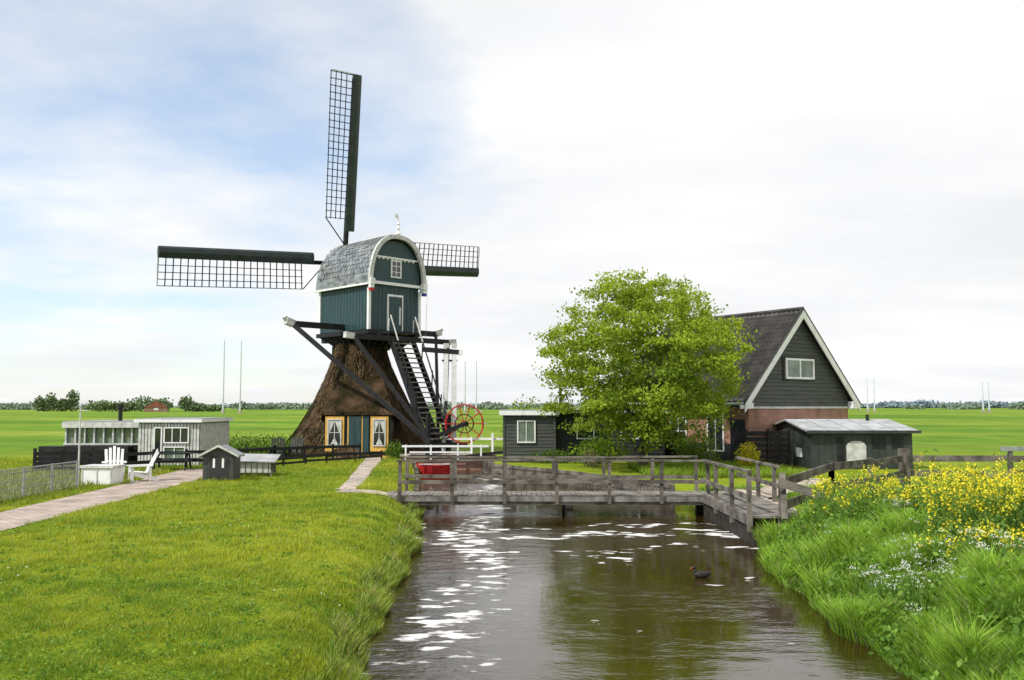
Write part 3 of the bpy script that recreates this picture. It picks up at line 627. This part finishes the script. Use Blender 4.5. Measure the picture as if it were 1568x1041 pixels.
g=empty('wire_mesh_fence');p=Part('mesh',g)
for i in range(7):
    y=20+i*1.6;p.cyl((-14.4,y,0),(-14.4,y,.95),.035,.035,'metal',8)
for z in(.12,.35,.58,.82,.92): p.cyl((-14.4,20,z),(-14.4,29.6,z),.012 if z<.9 else .022,.012 if z<.9 else .022,'metal',5)
for i in range(96): y=20+i*.1;p.cyl((-14.4,y,.1),(-14.4,y,.92),.006,.006,'metal',3)
g=empty('flag_pole',(-14.45,29.8,0));p=Part('mast',g);p.cyl((0,0,0),(0,0,2.75),.035,.025,'offwhite',8);p.cyl((0,0,2.75),(0,0,2.82),.05,.03,'offwhite',8);p.beam((0,0,2.6),(.25,0,2.6),.03,.03,'offwhite')
g=empty('red_rowing_boat',(-3.6,42.6,-.5),8);p=Part('hull',g);st_=[]
for i in range(9):
    t=i/8*2-1;w=.5*(1-abs(t)**2.6)+.02;h=.42+.12*t*t;st_.append([(t*.95,-w,h),(t*.9,-w*.6,.02),(t*.9,w*.6,.02),(t*.95,w,h)])
v=[a for r in st_ for a in r];f=[(j*4+i,j*4+i+1,j*4+i+5,j*4+i+4) for j in range(8) for i in range(3)];p.add(v,f,'red')
p.add([(x*.98,y*.92,z+.02) for r in st_ for x,y,z in(r[0],r[3])],[(2*j,2*j+1,2*j+3,2*j+2) for j in range(8)],'red')
p.cyl((-.85,-.42,.5),(.85,-.42,.5),.03,.03,'offwhite',6)
for X_,Y_,h in((-104,320,26),(-98.5,322,26),(-17.5,330,19),(-13.3,330,19),(160,400,15),(163,400,15),(196,370,12.5),(198.5,370,12.5)):
    g=empty('tall_mast',(X_,Y_,0));p=Part('mast',g);p.cyl((0,0,0),(0,0,h),.34,.18,'pole',8);p.cyl((0,0,h),(0,0,h+.5),.3,.1,'pole',8);p.b(-.5,.5,-.5,.5,0,1.2,'concrete')
g=empty('red_roofed_farmhouse',(-168,420,0),20);p=Part('house',g)
p.b(-5,5,-3,3,0,2.2,'brick');p.prism([(-5.3,2.1),(5.3,2.1),(0,5)],-3.2,3.2,'redtile');p.b(-1,1,-3.05,-3.01,.8,1.8,'white')
g=empty('swimming_duck',(3.67,17.4,-.55),10);p=Part('duck',g);p.smooth=True
def ell(c,r,m,n=10,k=7,taper=0):
    v=[]
    for j in range(k+1):
        a=math.pi*j/k
        for i in range(n):
            t=2*math.pi*i/n;x=-math.cos(a);s_=math.sin(a)*(1-taper*x);v.append((c[0]+r[0]*x,c[1]+r[1]*s_*math.cos(t),c[2]+r[2]*s_*math.sin(t)+ (.25*r[2]*x*x if taper else 0)))
    f=[(j*n+i,j*n+(i+1)%n,(j+1)*n+(i+1)%n,(j+1)*n+i) for j in range(k) for i in range(n)];p.add(v,f,m)
ell((0,0,.05),(.17,.085,.075),'duck',taper=.2);p.cyl((-.12,0,.07),(-.15,0,.17),.035,.026,'duck',8);ell((-.165,0,.19),(.045,.032,.032),'duck');p.cyl((-.2,0,.185),(-.24,0,.178),.016,.008,'beak',6)
p.add([(.13,-.03,.09),(.13,.03,.09),(.23,0,.14)],[(0,1,2)],'duck')
# ---------------------------------------------------------------- tree
T=empty('maple_tree',(5.6,38.2,0));p=Part('trunk',T);p.smooth=True
def limb(a,d,L,r,lev,tips):
    a=Vector(a);k=4;pr=r
    for i in range(k):
        d=(d+Vector((random.uniform(-.15,.15),random.uniform(-.15,.15),random.uniform(-.02,.14)))).normalized();b_=a+d*L/k;nr=pr*.82
        p.cyl(a,b_,pr,nr,'bark',7);a=b_;pr=nr
        if lev<3 and i>=1:
            for _ in range(2 if lev else 3):
                t=random.uniform(0,2*math.pi);nd=(d*.75+Vector((math.cos(t),math.sin(t),random.uniform(-.1,.5)))*.85).normalized();limb(a,nd,L*.62,pr*.55,lev+1,tips)
    tips.append(a)
tips=[];limb((0,0,0),Vector((0,0,1)),3.2,.24,0,tips)
cl=[];cc=[]
rs=np.random.default_rng(9)
cz,rx,rz_=4.6,4.4,4.05
while len(cl)<520:
    v=rs.normal(size=3);v/=np.linalg.norm(v);r=rs.random()**.33
    lump=.76+.38*vn(np.array([math.atan2(v[1],v[0])*2+v[0]*2]),np.array([v[2]*3]),.5,7)[0]
    q=v*r*lump*np.array([rx,rx*.95,rz_]);z=cz+q[2]
    if z<.7: continue
    if z<2.2 and math.hypot(q[0],q[1])>3.3*(.55+z/4): continue
    if z>6: q[:2]*=1-.1*(z-6)
    cl.append((q[0],q[1],z));cc.append((r*lump,v[2]))
cl=np.array(cl);cc=np.array(cc)
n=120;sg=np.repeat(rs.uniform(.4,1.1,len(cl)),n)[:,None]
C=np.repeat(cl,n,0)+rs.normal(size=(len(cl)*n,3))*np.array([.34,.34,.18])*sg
tone=np.repeat(rs.random(len(cl)),n)*.6+rs.random(len(C))*.4;up=np.clip((C[:,2]-2)/6,0,1)*.45+np.clip(np.repeat(cc[:,0],n),0,1)*.5;tone=np.clip(tone*.7+up*.5-.03,0,1)[:,None]  # leaves tinted paler at top and outer crown, daylight painted into their colour
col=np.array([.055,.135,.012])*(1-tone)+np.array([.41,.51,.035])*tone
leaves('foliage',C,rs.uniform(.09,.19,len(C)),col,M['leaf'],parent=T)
def shrub(name,c,r,n,c1,c2,size=.1,m='leaf'):
    v=rng.normal(size=(n,3));v/=np.linalg.norm(v,axis=1)[:,None];rr=rng.random(n)**.45
    P=v*rr[:,None]*np.array(r);P*= (.75+.5*vn(v[:,0]*3+c[0],v[:,1]*3+v[:,2]*3,.6,5))[:,None];P+=np.array(c);P=P[P[:,2]>.02];t=rng.random(len(P))[:,None]
    leaves(name,P,rng.uniform(.6,1.3,len(P))*size,np.array(c1)*(1-t)+np.array(c2)*t,M[m])
g1=(.05,.11,.015);g2=(.18,.3,.03);yl=(.28,.38,.025)
shrub('garden_shrub',(4.0,42.5,.5),(.9,.7,.8),2500,g1,g2)
shrub('garden_shrub',(8.6,41.5,.6),(1.1,.8,1.0),3000,g1,yl)
shrub('yellow_flowering_shrub',(10.2,38.6,.45),(.55,.5,.75),1500,(.25,.3,.02),(.75,.6,.02))
shrub('garden_shrub',(-6.2,47,.3),(.6,.5,.6),900,g1,g2)
shrub('garden_shrub',(.9,58,1.4),(1.6,1.2,2.0),1500,(.12,.22,.02),(.32,.4,.04),.2)
shrub('garden_hedge',(-14,48.5,.3),(4.5,1.0,.9),7000,g1,g2,.13)
shrub('garden_shrub',(2.0,42.9,.25),(1.5,.3,.45),1500,g1,g2)
shrub('reed_clump',(3.6,40.6,.35),(.4,.4,.8),700,(.3,.26,.14),(.45,.38,.2))
P=np.stack([rng.uniform(5.2,11.5,9000),rng.uniform(34,41,9000),np.zeros(9000)],1);P[:,2]=Hh(P[:,0],P[:,1])
t=rng.random((len(P),1));blades('border_grass',P,rng.uniform(.1,.35,len(P)),.03,.3,np.array(g2)*(1-t)+np.array(yl)*t,M['blade'],2)
n=9000;P=np.stack([rng.uniform(-20,-14.2,n),rng.uniform(22,37,n),np.zeros(n)],1);t=rng.random((n,1))
blades('rough_grass',P,rng.uniform(.08,.28,n),.03,.4,np.array([.16,.22,.03])*(1-t)+np.array([.42,.38,.14])*t,M['blade'],2)
# ---------------------------------------------------------------- distant trees
FC=[];FS=[];FCo=[]
def mass(x,y,w,h,n,c1,c2,sz):
    v=rng.normal(size=(n,3));v/=np.linalg.norm(v,axis=1)[:,None];q=v*(rng.random(n)**.4)[:,None]*np.array([w/2,w/3,h/2]);q*=(.7+.55*vn(v[:,0]*4+x,v[:,2]*4,.8,3))[:,None]
    q+=np.array([x,y,h*.45]);q=q[q[:,2]>0];t=rng.random((len(q),1));FC.append(q);FS.append(np.full(len(q),sz));FCo.append(np.array(c1)*(1-t)+np.array(c2)*t)
dg=(.1,.15,.07);dl=(.18,.24,.1)  # aerial haze painted into the tree colours: paler and bluer in farther rows
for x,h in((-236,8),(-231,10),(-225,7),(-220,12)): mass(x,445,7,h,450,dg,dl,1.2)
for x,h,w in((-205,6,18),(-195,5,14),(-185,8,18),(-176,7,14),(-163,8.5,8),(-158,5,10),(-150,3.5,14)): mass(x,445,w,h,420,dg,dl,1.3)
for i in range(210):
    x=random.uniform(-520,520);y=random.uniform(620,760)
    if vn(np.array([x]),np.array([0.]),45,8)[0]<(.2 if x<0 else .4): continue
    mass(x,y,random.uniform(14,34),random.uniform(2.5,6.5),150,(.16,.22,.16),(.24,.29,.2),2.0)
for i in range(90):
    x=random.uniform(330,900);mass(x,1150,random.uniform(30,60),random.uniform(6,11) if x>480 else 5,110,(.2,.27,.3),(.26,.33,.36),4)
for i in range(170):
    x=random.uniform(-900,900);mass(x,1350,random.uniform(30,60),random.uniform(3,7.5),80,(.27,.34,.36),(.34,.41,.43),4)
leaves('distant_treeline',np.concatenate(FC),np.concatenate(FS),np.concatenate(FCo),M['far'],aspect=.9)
# ---------------------------------------------------------------- grass
def onpath(x,y):
    a=(x>np.interp(y,[q[1] for q in DL],[q[0] for q in DL])+.05)&(x<np.interp(y,[q[1] for q in DR],[q[0] for q in DR])-.05)&(y<39)
    b=(x>np.interp(y,[q[1] for q in PL],[q[0] for q in PL])+.03)&(x<np.interp(y,[q[1] for q in PR],[q[0] for q in PR])-.03)&(y>27.9)&(y<48)
    c=(x>-5.35)&(x<-3)&(y>26.8)&(y<27.9);return a|b|c
n=430000;d=8.0*(46/8)**rng.random(n);lx=-.63*d-.5;x=lx+(eL(d)-.03-lx)*rng.random(n);k=~onpath(x,d);x=x[k];d=d[k]
z=Hh(x,d);pt=vn(x,d,1.1,11)*.35+vn(x,d,.3,12)*.35+vn(x,d,4,13)*.6;pt=np.clip((pt-.35)/.6,0,1)[:,None]
r=rng.random((len(x),1));col=np.array([.17,.29,.015])*(1-pt)+np.array([.45,.49,.03])*pt;col=col*(.7+.6*r)
dry=rng.random(len(x))<.04;col[dry]=(.5,.44,.18)
sc=(d/10)**.75;h=(.02+.045*rng.random(len(x)))*sc*(.4+1.3*vn(x,d,.4,14)**1.5);near_edge=np.exp(-((eL(d)-x)/.25)**2);h=h*(1+2.4*near_edge)
st_line=np.abs(d-(24.6+(x+9.6)*.97));h=h*(1+1.6*np.exp(-(st_line/.2)**2)*(x<-3.5)*(x>-11))
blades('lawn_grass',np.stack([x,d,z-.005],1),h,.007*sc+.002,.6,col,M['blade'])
C=[];K_=[]
for _ in range(900):
    y=8.3*(24/8.3)**random.random();x=random.uniform(-.62*y,float(eL(y))-.3)
    if onpath(np.array([x]),np.array([y]))[0] or x<-11: continue
    k=random.randint(5,12);s_=.05*(y/10)**.5;C.append(np.array([x,y,float(Hh(x,y))+.03])+rng.normal(size=(k,3))*[s_*1.2,s_*1.2,.012]);K_.append(np.tile([.13,.25,.025] if random.random()<.7 else [.26,.38,.045],(k,1)))
C=np.concatenate(C);leaves('lawn_clover',C,rng.uniform(.03,.055,len(C))*(C[:,1]/10)**.5,np.concatenate(K_),M['leaf'],aspect=.8)
n=240000;d=7.5*(30/7.5)**rng.random(n);b0=eR(d)-.05;rx_=.64*d+1;x=b0+(rx_-b0)*rng.random(n)**1.15
k=~((x>5.6)&(x<7.6)&(d>21)&(d<29));k&=~((d>24)&(x>np.interp(d,[21,26,33],[5.9,5.9,10.6]))&(x<np.interp(d,[21,26,33],[7.1,7.4,12])));k&=(x<rx_);x=x[k];d=d[k]
z=Hh(x,d);cl_=vn(x,d,.4,21);big=vn(x,d,1.8,22)
fade=np.interp(d,[20,26],[1,.35]);h=(.08+.6*cl_**1.8*(.45+big))*(.6+.6*rng.random(len(x)))*fade
t=np.clip(cl_*.65+rng.random(len(x))*.55-.15,0,1)[:,None];col=np.array([.06,.165,.014])*(1-t)+np.array([.34,.54,.045])*t
q=rng.random(len(x))<.06;col[q]=(.45,.45,.18)
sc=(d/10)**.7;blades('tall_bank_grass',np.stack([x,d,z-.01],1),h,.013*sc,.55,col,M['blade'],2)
n=20000;d=8*(34/8)**rng.random(n);x=eL(d)-.36*rng.random(n)**1.5+.04;z=Hh(x,d);t=rng.random((n,1));h=rng.uniform(.1,.3,n)*(.4+1.1*vn(x,d,.5,31))
cb_=np.array([.09,.2,.015])*(1-t)+np.array([.36,.44,.06])*t;q=rng.random(n)<.15;cb_[q]=(.35,.27,.13)
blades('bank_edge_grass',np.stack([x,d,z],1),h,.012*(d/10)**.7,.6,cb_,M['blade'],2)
C=[]
for _ in range(190):
    y=8.5*(20/8.5)**random.random();x=float(eR(y))+random.uniform(.1,3.8);z=float(Hh(x,y));nn_=34;s_=random.uniform(.7,1.2)
    C.append(np.array([x,y,z+.26*s_])+rng.normal(size=(nn_,3))*[.15*s_,.15*s_,.13*s_])
C=np.concatenate(C);t=rng.random((len(C),1));leaves('broadleaf_weeds',C,rng.uniform(.05,.12,len(C)),np.array([.06,.15,.02])*(1-t)+np.array([.26,.44,.06])*t,M['leaf'])
n=260;d=9*(26/9)**rng.random(n);x=-.6*d+(eL(d)-.4+.6*d)*rng.random(n);k=~onpath(x,d)&(vn(x,d,2.2,41)>.5);x=x[k];d=d[k]
leaves('daisies',np.stack([x,d,Hh(x,d)+.06],1),.028,np.tile([.7,.7,.62],(len(x),1)),M['petal'],aspect=1)
# rapeseed
FL=[];ST=[];LF=[]
def rape(x,y,h):
    z=float(Hh(x,y))
    for s_ in range(6):
        tx=x+random.gauss(0,.16);ty=y+random.gauss(0,.16);th=z+h*random.uniform(.65,1.15);ST.append((x,y,z,tx,ty,th))
        FL.append(np.array([tx,ty,th])+rng.normal(size=(15,3))*[.035,.035,.06])
        LF.append(np.array([(x+tx)/2,(y+ty)/2,(z+th)/2+.1])+rng.normal(size=(16,3))*[.1,.1,.24*h])
for _ in range(95): y=random.uniform(14.8,18.0);rape(y*random.uniform(.465,.64),y,random.uniform(.95,1.35)*np.interp(y,[14,19],[.85,1.0]))
for _ in range(28): y=random.uniform(18.5,22.5);rape(random.uniform(.335*y,.45*y),y,random.uniform(.5,.95))
for _ in range(10): y=random.uniform(12.8,15);rape(random.uniform(.47*y,.56*y),y,random.uniform(.4,.6))
R_=empty('rapeseed_plants')
C=np.concatenate(FL);t=rng.random((len(C),1));leaves('flowers',C,rng.uniform(.025,.05,len(C)),np.array([.85,.68,.015])*(1-t)+np.array([.66,.64,.05])*t,M['petal'],parent=R_,aspect=1)
C=np.concatenate(LF);t=rng.random((len(C),1));leaves('leaves',C,rng.uniform(.05,.13,len(C)),np.array([.08,.17,.03])*(1-t)+np.array([.24,.38,.06])*t,M['leaf'],parent=R_,aspect=.4)
a=np.array(ST);P0=a[:,:3];P1=a[:,3:];w=np.array([.008,0,0]);V=np.stack([P0-w,P0+w,P1+w*.6,P1-w*.6],1).reshape(-1,3)
fast('stems',V,np.arange(len(V)).reshape(-1,4),M['leaf'],np.tile([.17,.3,.06],(len(V),1)),parent=R_)
C=[];ST=[]
for _ in range(34):
    u_=random.random()
    if u_<.55: x=random.gauss(5.75,.3);y=random.gauss(13.2,.6)
    elif u_<.8: x=random.gauss(6.9,.3);y=random.gauss(13.2,.5)
    else: y=random.uniform(10,20);x=float(eR(y))+random.uniform(.5,4)
    z=float(Hh(x,y))
    for k in range(4):
        tx,ty,tz=x+random.gauss(0,.1),y+random.gauss(0,.1),z+random.uniform(.42,.62);ST.append((x,y,z,tx,ty,tz));C.append(np.array([tx,ty,tz])+rng.normal(size=(14,3))*[.035,.035,.012])
R_=empty('cow_parsley');C=np.concatenate(C);leaves('umbels',C,.018,np.tile([.75,.76,.68],(len(C),1)),M['petal'],parent=R_,aspect=1)
a=np.array(ST);P0=a[:,:3];P1=a[:,3:];w=np.array([.005,0,0]);V=np.stack([P0-w,P0+w,P1+w*.6,P1-w*.6],1).reshape(-1,3)
fast('stems',V,np.arange(len(V)).reshape(-1,4),M['leaf'],np.tile([.17,.3,.06],(len(V),1)),parent=R_)
finish()
# ---------------------------------------------------------------- world & sun
W=bpy.data.worlds.new('World');S.world=W;W.use_nodes=True;nt=W.node_tree;nt.nodes.clear()
out=N(nt,'ShaderNodeOutputWorld');bg=N(nt,'ShaderNodeBackground');nt.links.new(bg.outputs[0],out.inputs[0])
sd=Vector((-.62,-.5,.95)).normalized()
sky=N(nt,'ShaderNodeTexSky',sky_type='NISHITA');sky.sun_disc=False;sky.sun_elevation=math.asin(sd.z);sky.sun_rotation=math.atan2(sd.x,sd.y)
sky.dust_density=.6
tc=N(nt,'ShaderNodeTexCoord');sp=N(nt,'ShaderNodeSeparateXYZ');nt.links.new(tc.outputs['Generated'],sp.inputs[0])
zz=mth('ADD',mth('MAXIMUM',sp.outputs[2],0.0),.14)
cb=N(nt,'ShaderNodeCombineXYZ');nt.links.new(mth('DIVIDE',sp.outputs[0],zz),cb.inputs[0]);nt.links.new(mth('DIVIDE',sp.outputs[1],zz),cb.inputs[1])
def wn(sc,det,off,st=(1,1,1)):
    mp=N(nt,'ShaderNodeMapping');mp.inputs['Location'].default_value=off;mp.inputs['Scale'].default_value=st;nt.links.new(cb.outputs[0],mp.inputs[0])
    n=N(nt,'ShaderNodeTexNoise');n.inputs['Scale'].default_value=sc;n.inputs['Detail'].default_value=det;n.inputs['Roughness'].default_value=.55;nt.links.new(mp.outputs[0],n.inputs[0]);return n.outputs[0]
c1=wn(.9,9,(3.1,1.7,0));c2=wn(.55,8,(8,2,0),(1,1.6,1))
cov=mth('ADD',mth('MULTIPLY',mth('SUBTRACT',c1,.5),4.0),mth('ADD',1.3,mth('MULTIPLY',sp.outputs[0],1.95)))
cov=mth('MINIMUM',mth('MAXIMUM',cov,.08),1.0)
cr=N(nt,'ShaderNodeValToRGB');cr.color_ramp.elements[0].position=.36;cr.color_ramp.elements[0].color=(.88,.89,.91,1);cr.color_ramp.elements[1].position=.66;cr.color_ramp.elements[1].color=(1.06,1.06,1.06,1)
nt.links.new(c2,cr.inputs[0])
sk=N(nt,'ShaderNodeVectorMath',operation='SCALE');nt.links.new(sky.outputs[0],sk.inputs[0]);sk.inputs['Scale'].default_value=.13
hz=N(nt,'ShaderNodeVectorMath',operation='ADD');nt.links.new(sk.outputs[0],hz.inputs[0]);hz.inputs[1].default_value=(.24,.28,.33)
mx=N(nt,'ShaderNodeMixRGB');nt.links.new(cov,mx.inputs[0]);nt.links.new(hz.outputs[0],mx.inputs[1]);nt.links.new(cr.outputs[0],mx.inputs[2])
nt.links.new(mx.outputs[0],bg.inputs[0]);bg.inputs[1].default_value=1.0
L=bpy.data.lights.new('sun','SUN');L.energy=4.3;L.angle=math.radians(1.0);L.color=(1,.96,.9);o=link(bpy.data.objects.new('sun',L));o.rotation_euler=(-sd).to_track_quat('-Z','Y').to_euler()
cam=bpy.data.cameras.new('camera');cam.sensor_width=36;cam.lens=31.18;cam.clip_end=9000;cam.clip_start=.1
co=link(bpy.data.objects.new('camera',cam));co.location=(0,0,2.75);co.rotation_euler=(math.radians(94.25),0,0);S.camera=co
S.view_settings.view_transform='Standard';S.view_settings.look='None';S.view_settings.exposure=0
